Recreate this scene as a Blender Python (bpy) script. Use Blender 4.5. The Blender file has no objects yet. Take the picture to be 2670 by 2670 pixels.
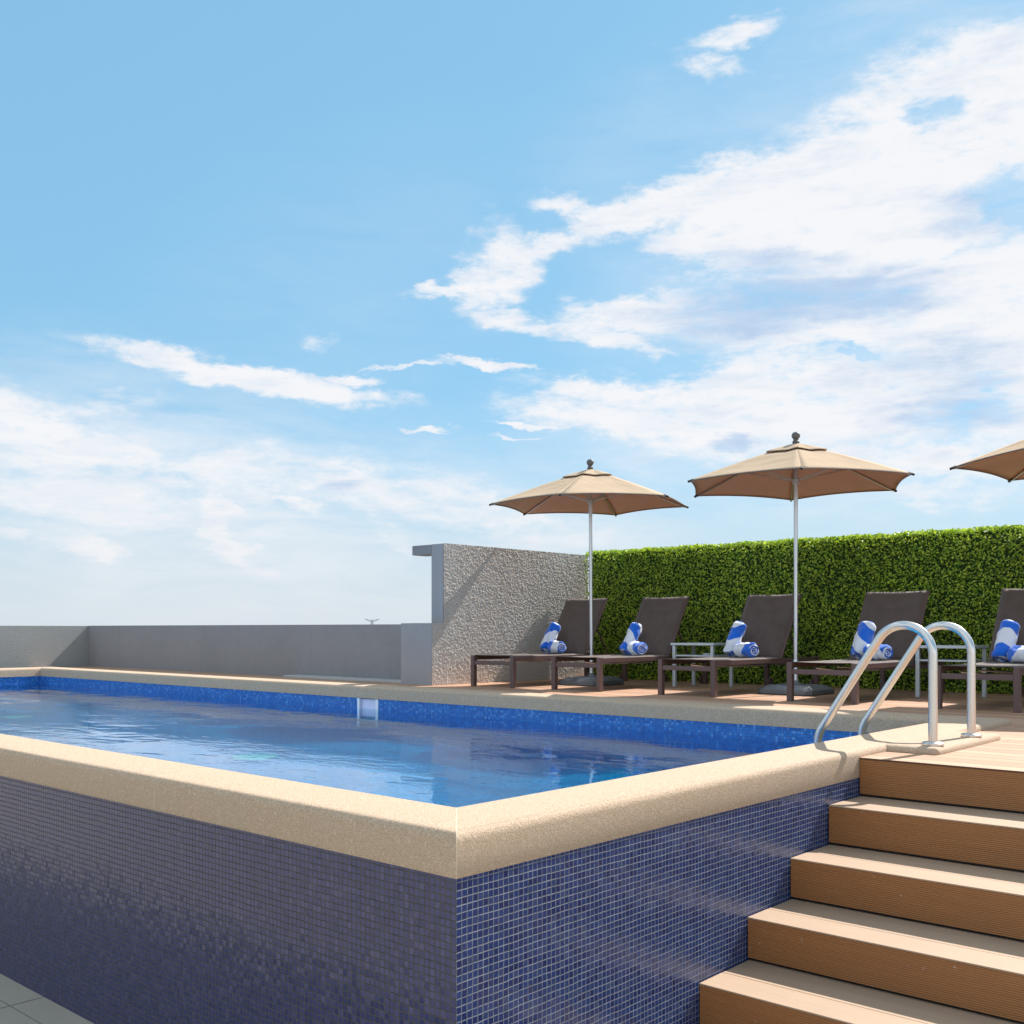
import bpy, bmesh, math, random
import numpy as np
from mathutils import Vector, Matrix
R = math.radians
random.seed(7)
rng = np.random.default_rng(11)
S = bpy.context.scene
COL = S.collection

# ------------------------------------------------------------------ camera
CAMX, CAMY, CAMZ = 2.2329, -2.2282, 1.78
cam_d = bpy.data.cameras.new('camera')
cam = bpy.data.objects.new('camera', cam_d); COL.objects.link(cam)
cam.location = (CAMX, CAMY, CAMZ)
cam.rotation_euler = (R(90), 0, R(42.003))
cam_d.sensor_width = 36.0
cam_d.lens = 36.0 * 2715.0 / 2670.0
cam_d.shift_y = (1640.0 - 1335.0) / 2670.0
cam_d.clip_start = 0.05
cam_d.clip_end = 6000
S.camera = cam

# ------------------------------------------------------------------ light and exposure
SUN = Vector((0.125, 1.0, 1.0)).normalized()
SUN_EL = math.asin(SUN.z)
SUN_AZ = math.atan2(SUN.x, SUN.y)          # clockwise from +Y
SKY_STRENGTH = 0.10
sd = bpy.data.lights.new('sun', 'SUN')
sd.energy = 5.0; sd.angle = R(0.5); sd.color = (1.0, 0.945, 0.885)
so = bpy.data.objects.new('sun', sd); COL.objects.link(so)
so.rotation_euler = SUN.to_track_quat('Z', 'Y').to_euler()
so.location = (0, 0, 30)
S.view_settings.view_transform = 'Standard'
S.view_settings.look = 'None'
S.view_settings.gamma = 1.0
EXPO = 0.72
S.view_settings.exposure = EXPO
try:
    S.cycles.use_denoising = True
    S.cycles.max_bounces = 10
    S.cycles.transparent_max_bounces = 12
    S.cycles.sample_clamp_indirect = 6.0
except Exception:
    pass

# clouds by direction: azimuth, elevation, half width, half height (degrees), tilt, weight
VEIL = [(149.41, 6.28, 14.58, 5.26, -175.0, 0.8), (133.93, 4.27, 12.14, 3.78, -175.7, 0.6), (112.81, 18.27, 11.18, 8.66, 173.1, 0.45), (116.8, 9.12, 13.03, 3.32, -176.6, 0.6), (139.71, 17.54, 8.65, 5.39, 160.9, 0.12), (123.78, 23.34, 6.75, 3.61, 166.9, 0.2), (111.52, 28.25, 6.91, 2.09, 173.2, 0.35)]
CLOUDS = [(111.52, 20.08, 7.74, 4.31, 173.8, 1), (107.05, 22.26, 4.68, 3.72, -169.9, 1), (118.16, 21.25, 6.19, 2.45, 169.4, 1), (106.58, 11.1, 3.25, 2.81, -174.6, 0.8), (128.1, 21.02, 1.74, 0.76, -169.7, 0.6), (153.3, 6.14, 8.76, 1.08, -175.5, 0.55), (143.68, 8.97, 5.67, 1.12, -173.4, 0.6), (131.01, 5.72, 5.81, 1.16, -171.7, 0.5), (115.18, 10.67, 6.44, 1.63, -176.3, 0.8), (113.07, 22.41, 9.77, 3.33, 163.2, 1), (108.51, 25.17, 5.98, 2.62, 172.2, 1), (123.49, 22.1, 5.69, 1.09, 166.3, 1), (128.39, 21.83, 2.61, 0.65, -174.9, 0.8), (107.53, 15.21, 5.35, 4.79, -172.8, 1), (115.18, 15.69, 8.34, 1.84, -179.3, 0.75), (115.18, 12.28, 10.01, 2.43, -178.4, 0.9), (119.82, 19.37, 3.61, 1.06, -168.4, 0.8), (133.2, 18.74, 2.03, 2.26, 166.5, 0.85), (135.38, 17.98, 2.18, 0.37, 177.5, 0.8), (130.72, 20.04, 2.32, 0.65, 171.9, 0.7), (131.59, 16.63, 3.2, 0.67, -168.4, 0.75), (124.35, 16.49, 5.61, 1.13, 177.3, 0.85), (125.5, 15.05, 3.45, 0.76, -159.2, 0.7), (125.79, 12.46, 4.86, 0.77, -170.5, 0.85), (124.06, 11.03, 8.38, 1.17, -173.8, 0.85), (121.51, 9.57, 4.18, 0.98, -173.0, 0.8), (120.38, 10.03, 1.95, 0.78, -177.8, 0.8), (112.81, 8.66, 8.15, 1.08, -173.4, 0.8), (109.0, 6.86, 5.22, 0.8, -176.8, 0.55), (145.9, 13.2, 7.29, 0.73, -173.5, 1.0), (149.68, 13.54, 2.67, 0.58, -175.9, 0.7), (141.14, 13.66, 1.77, 0.3, -180.0, 0.8), (137.12, 14.13, 2.9, 0.16, -179.0, 0.7), (133.2, 14.13, 3.5, 0.27, -176.1, 0.8), (156.76, 9.36, 6.22, 1.96, -168.6, 0.8), (150.73, 8.41, 8.98, 1.69, -173.9, 0.62), (141.99, 8.04, 7.47, 1.42, -175.9, 0.6), (135.38, 6.86, 8.15, 1.44, -172.0, 0.62), (140.29, 8.08, 2.73, 0.91, -176.0, 0.7), (144.1, 6.89, 1.73, 0.56, -173.3, 0.85), (148.21, 5.99, 1.04, 0.82, -119.6, 0.85), (147.13, 4.54, 1.97, 0.5, -147.0, 0.85), (153.93, 4.12, 1.9, 0.51, -173.0, 0.8), (138.71, 5.1, 1.72, 0.64, -140.3, 0.5), (119.96, 29.4, 2.65, 0.51, 171.4, 0.55), (121.51, 28.32, 1.98, 0.58, -167.4, 0.5), (137.27, 10.64, 1.39, 0.17, -176.0, 0.8), (131.01, 10.91, 2.77, 0.17, -176.7, 0.7), (132.18, 10.15, 1.75, 0.14, -177.0, 0.6), (142.84, 15.29, 1.41, 0.43, 177.4, 0.4), (156.76, 4.67, 2.19, 0.32, -171.1, 0.5), (153.81, 11.14, 3.67, 0.67, 163.9, 0.4)]
GAPS = [(110.37, 24.76, 1.5, 0.71, 175.3, 0.75), (105.98, 20.14, 2.0, 1.31, -139.4, 0.8), (123.49, 19.07, 3.64, 0.52, 176.0, 0.5), (124.35, 14.07, 2.57, 0.6, -168.4, 0.6), (150.34, 9.38, 1.01, 0.59, 177.0, 0.6), (108.26, 10.86, 3.08, 0.57, 178.6, 0.35), (107.78, 12.35, 1.45, 0.46, -174.5, 0.35), (113.99, 14.3, 0.59, 0.2, -156.3, 0.6), (116.8, 7.46, 5.28, 0.55, -177.7, 0.3), (126.65, 17.62, 1.73, 0.53, -178.2, 0.3)]
SHADE = [(115.18, 16.98, 4.91, 1.29, -179.3, 0.9), (119.82, 16.27, 5.42, 1.06, 179.3, 0.7), (110.25, 12.96, 4.4, 1.55, -174.5, 0.5), (116.8, 18.64, 2.96, 0.89, -174.8, 0.6), (107.53, 19.56, 1.69, 1.43, -171.6, 0.5), (109.5, 10.83, 4.11, 1.04, -175.3, 0.6), (120.38, 9.67, 1.53, 0.44, -177.9, 0.8), (141.42, 7.77, 1.71, 0.4, 178.8, 0.5), (144.79, 6.65, 0.84, 0.28, 178.6, 0.4), (123.78, 15.4, 3.42, 0.48, -168.1, 0.3)]


class NT:
    """small helper to wire shader nodes"""
    def __init__(s, tree):
        s.t = tree; s.n = tree.nodes; s.l = tree.links
    def new(s, typ, **kw):
        n = s.n.new(typ)
        for k, v in kw.items():
            setattr(n, k, v)
        return n
    def put(s, sock, v):
        if v is None: return
        if isinstance(v, bpy.types.NodeSocket): s.l.new(v, sock)
        else:
            if isinstance(v, (tuple, list)) and len(v) == 3 and sock.type == 'RGBA': v = (*v, 1)
            sock.default_value = v
    def math(s, op, a, b=None, c=None, clamp=False):
        n = s.new('ShaderNodeMath', operation=op); n.use_clamp = clamp
        s.put(n.inputs[0], a); s.put(n.inputs[1], b); s.put(n.inputs[2], c)
        return n.outputs[0]
    def vmath(s, op, a, b=None, scale=None):
        n = s.new('ShaderNodeVectorMath', operation=op)
        s.put(n.inputs[0], a); s.put(n.inputs[1], b)
        if scale is not None: s.put(n.inputs['Scale'], scale)
        return n.outputs['Value'] if op in ('LENGTH', 'DOT_PRODUCT', 'DISTANCE') else n.outputs[0]
    def mapr(s, v, a, b, c=0.0, d=1.0, smooth=False):
        n = s.new('ShaderNodeMapRange')
        if smooth: n.interpolation_type = 'SMOOTHSTEP'
        s.put(n.inputs[0], v); s.put(n.inputs[1], a); s.put(n.inputs[2], b); s.put(n.inputs[3], c); s.put(n.inputs[4], d)
        return n.outputs[0]
    def mix(s, f, a, b, blend='MIX'):
        n = s.new('ShaderNodeMix', data_type='RGBA', blend_type=blend)
        s.put(n.inputs[0], f); s.put(n.inputs[6], a); s.put(n.inputs[7], b)
        return n.outputs[2]
    def noise(s, vec, scale, detail=4.0, rough=0.55, dist=0.0, out='Fac'):
        n = s.new('ShaderNodeTexNoise')
        s.put(n.inputs['Vector'], vec); s.put(n.inputs['Scale'], scale); s.put(n.inputs['Detail'], detail)
        s.put(n.inputs['Roughness'], rough); s.put(n.inputs['Distortion'], dist)
        return n.outputs[out]
    def mapping(s, vec, loc=(0,0,0), rot=(0,0,0), scale=(1,1,1), typ='POINT'):
        n = s.new('ShaderNodeMapping', vector_type=typ)
        s.put(n.inputs[0], vec); s.put(n.inputs[1], loc); s.put(n.inputs[2], rot); s.put(n.inputs[3], scale)
        return n.outputs[0]
    def sep(s, v):
        n = s.new('ShaderNodeSeparateXYZ'); s.put(n.inputs[0], v); return n.outputs
    def comb(s, x, y, z=0.0):
        n = s.new('ShaderNodeCombineXYZ'); s.put(n.inputs[0], x); s.put(n.inputs[1], y); s.put(n.inputs[2], z); return n.outputs[0]

# ------------------------------------------------------------------ sky
W = bpy.data.worlds.new('World'); S.world = W; W.use_nodes = True
q = NT(W.node_tree); q.n.clear()
sky = q.new('ShaderNodeTexSky'); sky.sky_type = 'NISHITA'; sky.sun_disc = False
sky.sun_elevation = SUN_EL; sky.sun_rotation = SUN_AZ
sky.altitude = 300; sky.air_density = 1.0; sky.dust_density = 0.6; sky.ozone_density = 2.0
tc = q.new('ShaderNodeTexCoord')
D = tc.outputs['Generated']
dx, dy, dz = q.sep(D)
az = q.math('MULTIPLY', q.math('ARCTAN2', dy, dx), 57.29578)
el = q.math('MULTIPLY', q.math('ARCSINE', dz), 57.29578)
AE = q.comb(az, el)
# drift the cloud shapes so that their outlines fray
plane = q.comb(q.math('MULTIPLY', az, 0.09), q.math('MULTIPLY', el, 0.20))
w1 = q.noise(q.vmath('ADD', plane, (3.1, 1.7, 0)), 1.1, 4, 0.55, out='Color')
w2 = q.noise(q.vmath('ADD', plane, (9.1, 4.7, 0)), 6.0, 5, 0.6, out='Color')
off = q.vmath('ADD', q.vmath('MULTIPLY', q.vmath('SUBTRACT', w1, (.5, .5, .5)), (5.0, 2.2, 0)),
              q.vmath('MULTIPLY', q.vmath('SUBTRACT', w2, (.5, .5, .5)), (2.4, 1.5, 0)))
AEW = q.vmath('ADD', AE, off)
def blobs(lst, vec, soft=1.6, after=None):
    acc = None
    if after is not None: vec = q.vmath('ADD', vec, q.comb(q.math('MULTIPLY', after, 1e-6), 0.0))
    for i_, (a, e, rx, ry, ang, w) in enumerate(lst):
        if i_ and i_ % 6 == 0:      # evaluate in short runs: the shader stack is small
            vec = q.vmath('ADD', vec, q.comb(q.math('MULTIPLY', acc, 1e-6), 0.0))
        m = q.mapping(vec, (a, e, 0), (0, 0, R(ang)), (rx, ry, 1), 'TEXTURE')
        d = q.vmath('LENGTH', m)
        f = q.mapr(d, 0.35, soft, w, 0.0, True)
        acc = f if acc is None else q.math('MAXIMUM', acc, f)
    return acc
dens = blobs(CLOUDS, AEW)
gaps = blobs(GAPS, AEW, 1.6, dens)
shade = blobs(SHADE, AEW, 1.6, gaps)
fine = q.noise(q.vmath('MULTIPLY', plane, (1.0, 1.25, 1)), 3.2, 9, 0.62, 0.25)
fine2 = q.noise(q.vmath('ADD', plane, (5, 5, 0)), 12.0, 6, 0.65, 0.1)
tex = q.math('ADD', q.math('MULTIPLY', q.math('SUBTRACT', fine, 0.5), 1.85), q.math('MULTIPLY', q.math('SUBTRACT', fine2, 0.5), 0.8))
# unseen cloud added away from the view, its cover widened for fill light
vdot = q.vmath('DOT_PRODUCT', D, (-0.669, 0.743, 0.0))
gen = q.math('MULTIPLY', q.mapr(q.noise(q.vmath('MULTIPLY', D, (1, 1, 2.4)), 1.7, 3, 0.5), 0.40, 0.62, 0, 0.85, True), q.mapr(vdot, 0.8, 0.6, 0, 1))
dens = q.math('MAXIMUM', dens, gen)
field = q.math('ADD', q.math('SUBTRACT', dens, gaps), q.math('MULTIPLY', tex, q.mapr(dens, 0.0, 0.5, 0.35, 1.0)))
cover = q.mapr(field, 0.10, 0.92, 0, 0.97, True)
veil = blobs(VEIL, AEW, 1.9, shade)
vn = q.noise(q.vmath('MULTIPLY', plane, (0.8, 1.5, 1)), 1.6, 7, 0.62, 0.4)
veil = q.math('MULTIPLY', veil, q.mapr(vn, 0.30, 0.68, 0.25, 1.0))
cover = q.math('SUBTRACT', 1.0, q.math('MULTIPLY', q.math('SUBTRACT', 1.0, cover), q.math('SUBTRACT', 1.0, veil)))
# horizon: pale milky air
haze = q.mapr(el, -1.0, 10.5, 1.0, 0.0, True)
k = 1.0 / SKY_STRENGTH / (2 ** EXPO)
def c3(r_, g_, b_): return (r_ * k, g_ * k, b_ * k)
skycol = q.mix(0.72, q.mix(1.0, sky.outputs[0], (0.88, 0.93, 0.86), 'MULTIPLY'), c3(0.265, 0.61, 0.90))
soft = q.noise(q.vmath('MULTIPLY', plane, (1.0, 2.2, 1)), 1.9, 5, 0.6, 0.3)
lit = q.mix(q.mapr(q.math('ADD', q.math('ADD', q.math('MULTIPLY', shade, 0.85), q.math('MULTIPLY', tex, 0.45)), q.math('MULTIPLY', q.math('SUBTRACT', soft, 0.42), 1.5)), 0.05, 1.0, 0, 1, True), c3(0.93, 0.935, 0.96), c3(0.50, 0.65, 0.86))
milky = q.mix(q.math('MULTIPLY', haze, 0.93), skycol, c3(0.69, 0.755, 0.81))
litlow = q.mix(q.math('MULTIPLY', haze, 0.6), lit, c3(0.80, 0.835, 0.88))
# the unseen clouds outside the view are brightened to fill the shaded faces
litlow = q.vmath('SCALE', litlow, scale=q.mapr(vdot, 0.75, 0.2, 1.0, 1.6))
full = q.mix(cover, milky, litlow)
full = q.mix(q.mapr(el, -1.0, 0.0, 1.0, 0.0), full, c3(0.30, 0.30, 0.29))
bg = q.new('ShaderNodeBackground'); q.put(bg.inputs[0], full); bg.inputs[1].default_value = SKY_STRENGTH
wo = q.new('ShaderNodeOutputWorld'); q.l.new(bg.outputs[0], wo.inputs[0])
try:
    W.cycles.sampling_method = 'MANUAL'; W.cycles.sample_map_resolution = 512
except Exception: pass

# ------------------------------------------------------------------ materials
def mat(name):
    m = bpy.data.materials.new(name); m.use_nodes = True
    t = NT(m.node_tree); t.n.clear()
    b = t.new('ShaderNodeBsdfPrincipled'); o = t.new('ShaderNodeOutputMaterial')
    t.l.new(b.outputs[0], o.inputs[0])
    t.b = b; t.o = o
    t.P = t.new('ShaderNodeNewGeometry').outputs['Position']
    t.tc = t.new('ShaderNodeTexCoord')
    return m, t
def setp(t, color=None, rough=None, metal=None, spec=None, normal=None):
    if color is not None: t.put(t.b.inputs['Base Color'], color)
    if rough is not None: t.put(t.b.inputs['Roughness'], rough)
    if metal is not None: t.put(t.b.inputs['Metallic'], metal)
    if spec is not None: t.put(t.b.inputs['Specular IOR Level'], spec)
    if normal is not None: t.put(t.b.inputs['Normal'], normal)
def bump(t, h, dist=0.01, strength=1.0):
    n = t.new('ShaderNodeBump'); t.put(n.inputs['Height'], h); n.inputs['Distance'].default_value = dist
    n.inputs['Strength'].default_value = strength
    return n.outputs[0]

def m_plain(name, col, rough=0.5, metal=0.0, var=0.12, nscale=6.0, bmp=0.0, bscale=120.0):
    m, t = mat(name)
    O = t.tc.outputs['Object']
    n = t.noise(O, nscale, 5, 0.6)
    c = t.mix(n, tuple(v * (1 - var) for v in col), tuple(min(1, v * (1 + var)) for v in col))
    rr = t.mapr(t.noise(O, nscale * 3, 3), 0.3, 0.7, rough * 0.85, min(1, rough * 1.15))
    setp(t, c, rr, metal)
    if bmp: setp(t, normal=bump(t, t.noise(O, bscale, 4, 0.6), bmp))
    return m

def m_metal(name, col, rough):
    m, t = mat(name)
    n = t.noise(t.tc.outputs['Object'], 1.7, 3, 0.5)
    setp(t, t.mix(n, tuple(v*0.94 for v in col), col), t.mapr(n, 0.3, 0.7, rough*0.9, rough*1.15), 1.0)
    return m

def m_coping():
    m, t = mat('coping_stone')
    P = t.P
    g1 = t.noise(P, 250, 2, 0.7); g2 = t.noise(P, 85, 3, 0.6); big = t.noise(P, 3.0, 4, 0.6)
    c = t.mix(t.mapr(g1, 0.36, 0.62, 0, 1), (0.31, 0.20, 0.125), (0.60, 0.465, 0.345))
    c = t.mix(t.mapr(g2, 0.56, 0.70, 0, 0.45), c, (0.72, 0.61, 0.48))
    c = t.mix(t.mapr(g2, 0.26, 0.36, 0.55, 0), c, (0.15, 0.10, 0.065))
    c = t.mix(t.mapr(big, 0.35, 0.7, 0, 0.22), c, (0.42, 0.34, 0.25))
    x, y, z = t.sep(P)
    # pale mortar in the mitre and butt joints of the stones
    d1 = t.math('ABSOLUTE', t.math('ADD', x, y))
    inb = t.math('LESS_THAN', y, 0.34)
    j1 = t.math('MULTIPLY', t.math('LESS_THAN', d1, 0.0022), inb)
    fx = t.math('ABSOLUTE', t.math('SUBTRACT', t.math('FRACT', t.math('DIVIDE', t.math('ADD', x, 0.35), 2.85)), 0.5))
    j2 = t.math('MULTIPLY', t.math('LESS_THAN', fx, 0.0006), t.math('LESS_THAN', x, -0.4))
    c = t.mix(t.math('MULTIPLY', t.math('MAXIMUM', j1, j2), 0.6), c, (0.66, 0.58, 0.46))
    # each slab has its own slight tone
    wn = t.new('ShaderNodeTexWhiteNoise', noise_dimensions='2D')
    t.put(wn.inputs['Vector'], t.comb(t.math('FLOOR', t.math('DIVIDE', t.math('ADD', x, 1.775), 2.85)), t.math('FLOOR', t.math('DIVIDE', y, 1.8))))
    c = t.mix(t.mapr(wn.outputs['Value'], 0, 1, 0, 0.16), c, (0.46, 0.33, 0.20))
    h = t.math('ADD', g1, t.math('MULTIPLY', g2, 1.0))
    setp(t, c, 0.85, 0, 0.25, bump(t, h, 0.0035, 0.8))
    return m

def tile_nodes(t, plane, pitch, groutw, ca, cb, cc, grout, rough, bstr=0.0014, jit=0.0012, wavy=0.25):
    P = t.P
    w = t.vmath('SCALE', t.vmath('SUBTRACT', t.noise(P, 9, 2, 0.5, out='Color'), (.5, .5, .5)), scale=jit * 6)
    P = t.vmath('ADD', P, w)
    x, y, z = t.sep(P)
    u = x if plane == 'y' else y
    if plane == 'z': u, z = x, y
    uu = t.math('DIVIDE', u, pitch); vv = t.math('DIVIDE', t.math('SUBTRACT', z, 1.035), pitch)
    fu = t.math('ABSOLUTE', t.math('SUBTRACT', t.math('FRACT', uu), 0.5))
    fv = t.math('ABSOLUTE', t.math('SUBTRACT', t.math('FRACT', vv), 0.5))
    e = t.math('MAXIMUM', fu, fv)
    gw = groutw / pitch / 2
    g = t.mapr(e, 0.5 - gw - 0.03, 0.5 - gw + 0.01, 0, 1, True)
    wn = t.new('ShaderNodeTexWhiteNoise', noise_dimensions='2D')
    t.put(wn.inputs['Vector'], t.comb(t.math('FLOOR', uu), t.math('FLOOR', vv)))
    rv, rc = wn.outputs['Value'], wn.outputs['Color']
    c = t.mix(t.mapr(rv, 0, 0.6, 0, 1), ca, cb)
    c = t.mix(t.mapr(rv, 0.78, 1.0, 0, 1), c, cc)
    blot = t.noise(P, 30, 3, 0.6)
    c = t.mix(t.mapr(blot, 0.4, 0.7, 0, 0.35), c, cb)
    gv = t.mapr(t.noise(t.P, 22, 4, 0.65), 0.35, 0.66, 0.25, 1.0)
    gc = t.mix(gv, tuple(v * 0.30 for v in grout), grout)
    c = t.mix(g, c, gc)
    rr = t.mix(g, (rough,) * 3, (0.85,) * 3)
    # each tile sits a hair out of true
    tilt = t.vmath('SCALE', t.vmath('SUBTRACT', rc, (.5, .5, .5)), scale=0.075)
    bn = t.new('ShaderNodeBump'); bn.inputs['Distance'].default_value = bstr; bn.inputs['Strength'].default_value = 0.8
    t.put(bn.inputs['Height'], t.math('ADD', t.math('MULTIPLY', g, -1.0), t.math('MULTIPLY', blot, wavy)))
    nrm = t.vmath('NORMALIZE', t.vmath('ADD', bn.outputs[0], tilt))
    setp(t, c, rr, 0, 0.55, nrm)
def m_tiles(name, plane, **kw):
    m, t = mat(name); tile_nodes(t, plane, **kw); return m

def m_boards(name, ca, cb, width, seam=0.005, axis='y', off=0.0, groove=0.0, joint=2.3, rough=0.6, spec=0.3, cz=(0.3,0.2,0.14)):
    """boards running along x; axis is the direction across them"""
    m, t = mat(name)
    x, y, z = t.sep(t.P)
    v = y if axis == 'y' else z
    vv = t.math('DIVIDE', t.math('SUBTRACT', v, off), width)
    idx = t.math('FLOOR', vv)
    f = t.math('ABSOLUTE', t.math('SUBTRACT', t.math('FRACT', vv), 0.5))
    wn = t.new('ShaderNodeTexWhiteNoise', noise_dimensions='1D'); t.put(wn.inputs['W'], idx)
    xs = t.math('ADD', x, t.math('MULTIPLY', wn.outputs['Value'], 3.7))
    jx = t.math('DIVIDE', xs, joint)
    jf = t.math('ABSOLUTE', t.math('SUBTRACT', t.math('FRACT', jx), 0.5))
    sm = t.mapr(f, 0.5 - seam / width, 0.5 - seam / width * 0.4, 0, 1)
    jm = t.mapr(jf, 0.5 - 0.0018 / joint, 0.5 - 0.0008 / joint, 0, 1) if joint < 50 else 0.0
    wn2 = t.new('ShaderNodeTexWhiteNoise', noise_dimensions='2D'); t.put(wn2.inputs['Vector'], t.comb(t.math('FLOOR', jx), idx))
    tone = wn2.outputs['Value']
    st = t.comb(t.math('MULTIPLY', xs, 1.3), t.math('MULTIPLY', y, 60), t.math('MULTIPLY', z, 60))
    gr = t.noise(st, 1.0, 5, 0.65)
    gr2 = t.noise(t.comb(t.math('MULTIPLY', xs, 5), t.math('MULTIPLY', y, 190), t.math('MULTIPLY', z, 190)), 1.0, 3, 0.6)
    blot = t.noise(t.P, 2.2, 5, 0.6)
    mixf = t.math('ADD', t.math('MULTIPLY', gr, 0.45), t.math('ADD', t.math('MULTIPLY', tone, 0.4), t.math('MULTIPLY', gr2, 0.15)))
    c = t.mix(t.mapr(mixf, 0.25, 0.75, 0, 1), ca, cb)
    c = t.mix(t.mapr(blot, 0.45, 0.75, 0, 0.35), c, cz)
    # dust specks and scuffs
    sp = t.mapr(t.noise(t.P, 42, 2, 0.5), 0.735, 0.76, 0, 0.5)
    c = t.mix(sp, c, (0.5, 0.44, 0.38))
    dark = t.math('MAXIMUM', sm, jm)
    c = t.mix(t.math('MULTIPLY', dark, 0.85), c, (0.03, 0.02, 0.015))
    h = t.math('MULTIPLY', dark, -1.2)
    h = t.math('ADD', h, t.math('MULTIPLY', gr2, 0.25))
    if groove:
        wv = t.math('SINE', t.math('MULTIPLY', v, 6.28318 / groove))
        h = t.math('ADD', h, t.math('MULTIPLY', wv, 0.30))
        c = t.mix(t.mapr(wv, -1, -0.1, 0.38, 0), c, (0.05, 0.025, 0.012))
    setp(t, c, rough, 0, spec, bump(t, h, 0.0022, 0.9))
    return m

def m_plaster(name, col, rough_scale=70, dist=0.006, stain=0.2, two=(0.9, 1.1)):
    m, t = mat(name)
    n = t.noise(t.P, rough_scale, 4, 0.6); big = t.noise(t.P, 1.6, 5, 0.6); mid = t.noise(t.P, 11, 4, 0.6)
    c = t.mix(big, tuple(v * two[0] for v in col), tuple(v * two[1] for v in col))
    c = t.mix(t.mapr(mid, 0.5, 0.75, 0, stain), c, tuple(v * 0.72 for v in col))
    strk = t.noise(t.mapping(t.P, scale=(9, 9, 0.5)), 1, 4, 0.6)
    c = t.mix(t.mapr(strk, 0.58, 0.8, 0, stain), c, tuple(v * 0.6 for v in col))
    setp(t, c, 0.92, 0, 0.2, bump(t, n, dist, 1.0))
    return m

M = {}
M['coping'] = m_coping()
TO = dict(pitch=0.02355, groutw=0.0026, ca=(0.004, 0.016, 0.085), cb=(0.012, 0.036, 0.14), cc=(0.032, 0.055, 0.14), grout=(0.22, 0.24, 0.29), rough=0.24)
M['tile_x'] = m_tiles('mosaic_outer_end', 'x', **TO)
TF = dict(TO); TF.update(grout=(0.09, 0.075, 0.065), groutw=0.0034, ca=(0.012, 0.020, 0.085), cb=(0.030, 0.036, 0.12), cc=(0.055, 0.058, 0.14), rough=0.2)  # same mosaic as the end wall, with the front's shaded look in its colours
M['tile_y'] = m_tiles('mosaic_outer_front_shaded', 'y', **TF)
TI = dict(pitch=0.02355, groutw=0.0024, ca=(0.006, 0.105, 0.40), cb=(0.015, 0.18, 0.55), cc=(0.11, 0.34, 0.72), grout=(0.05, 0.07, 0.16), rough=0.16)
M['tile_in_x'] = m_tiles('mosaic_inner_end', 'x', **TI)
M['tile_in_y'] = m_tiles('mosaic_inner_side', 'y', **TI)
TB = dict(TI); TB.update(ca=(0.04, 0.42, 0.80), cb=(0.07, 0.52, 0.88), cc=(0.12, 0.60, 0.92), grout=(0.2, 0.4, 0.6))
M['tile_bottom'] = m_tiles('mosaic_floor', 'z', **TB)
M['deck'] = m_boards('deck_boards', (0.38, 0.205, 0.122), (0.52, 0.315, 0.20), 0.142, joint=2.2, off=2.881)
M['tread'] = m_boards('tread_boards', (0.30, 0.20, 0.130), (0.42, 0.295, 0.20), 10.0, joint=1e4, cz=(0.30, 0.215, 0.155))
M['riser'] = m_boards('riser_boards', (0.25, 0.098, 0.032), (0.36, 0.158, 0.056), 10.0, joint=1e4, axis='z', groove=0.0088, rough=0.5, cz=(0.26, 0.115, 0.05))
M['floor'] = m_plain('floor_tile', (0.44, 0.39, 0.32), 0.7, var=0.12, nscale=3, bmp=0.001)
M['render_rough'] = m_plaster('rough_render', (0.52, 0.48, 0.44), 95, 0.006, 0.15)
M['render_grey'] = m_plaster('grey_render', (0.25, 0.246, 0.25), 60, 0.0025, 0.22)
M['render_green'] = m_plaster('grey_textured_render', (0.30, 0.305, 0.295), 75, 0.010, 0.12)
M['render_pale'] = m_plaster('pale_grey_render', (0.315, 0.31, 0.325), 60, 0.0015, 0.08)
M['concrete'] = m_plaster('concrete', (0.40, 0.395, 0.385), 50, 0.002, 0.2)
M['steel'] = m_metal('brushed_steel', (0.66, 0.635, 0.605), 0.25)
M['alu'] = m_metal('brushed_aluminium', (0.62, 0.62, 0.63), 0.34)
M['frame'] = m_plain('brown_coated_metal', (0.115, 0.068, 0.062), 0.42, 0.0, 0.12, 5)
M['table_metal'] = m_plain('pale_coated_metal', (0.50, 0.56, 0.58), 0.33, 0.25, 0.05, 5)
M['table_top'] = m_plain('pale_table_panel', (0.52, 0.57, 0.60), 0.35, 0.0, 0.06, 5)
M['base_plastic'] = m_plain('slate_plastic', (0.125, 0.14, 0.155), 0.45, 0.0, 0.15, 4, 0.0006, 160)
M['finial'] = m_plain('grey_plastic', (0.10, 0.095, 0.10), 0.6)
M['dark'] = m_plain('dark_rubber', (0.02, 0.018, 0.018), 0.6)
M['white'] = m_plain('white_plastic', (0.80, 0.80, 0.80), 0.35, 0, 0.03)
M['lilac'] = m_plain('pale_plastic', (0.70, 0.68, 0.82), 0.3, 0, 0.08)
M['glassy'] = m_plain('pool_light_glass', (0.62, 0.90, 0.86), 0.2, 0, 0.04)
M['galv'] = m_plain('galvanised_steel', (0.30, 0.31, 0.33), 0.6, 0.2)
M['land'] = m_plain('far_land', (0.30, 0.31, 0.27), 0.95, 0, 0.3, 0.01)

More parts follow.
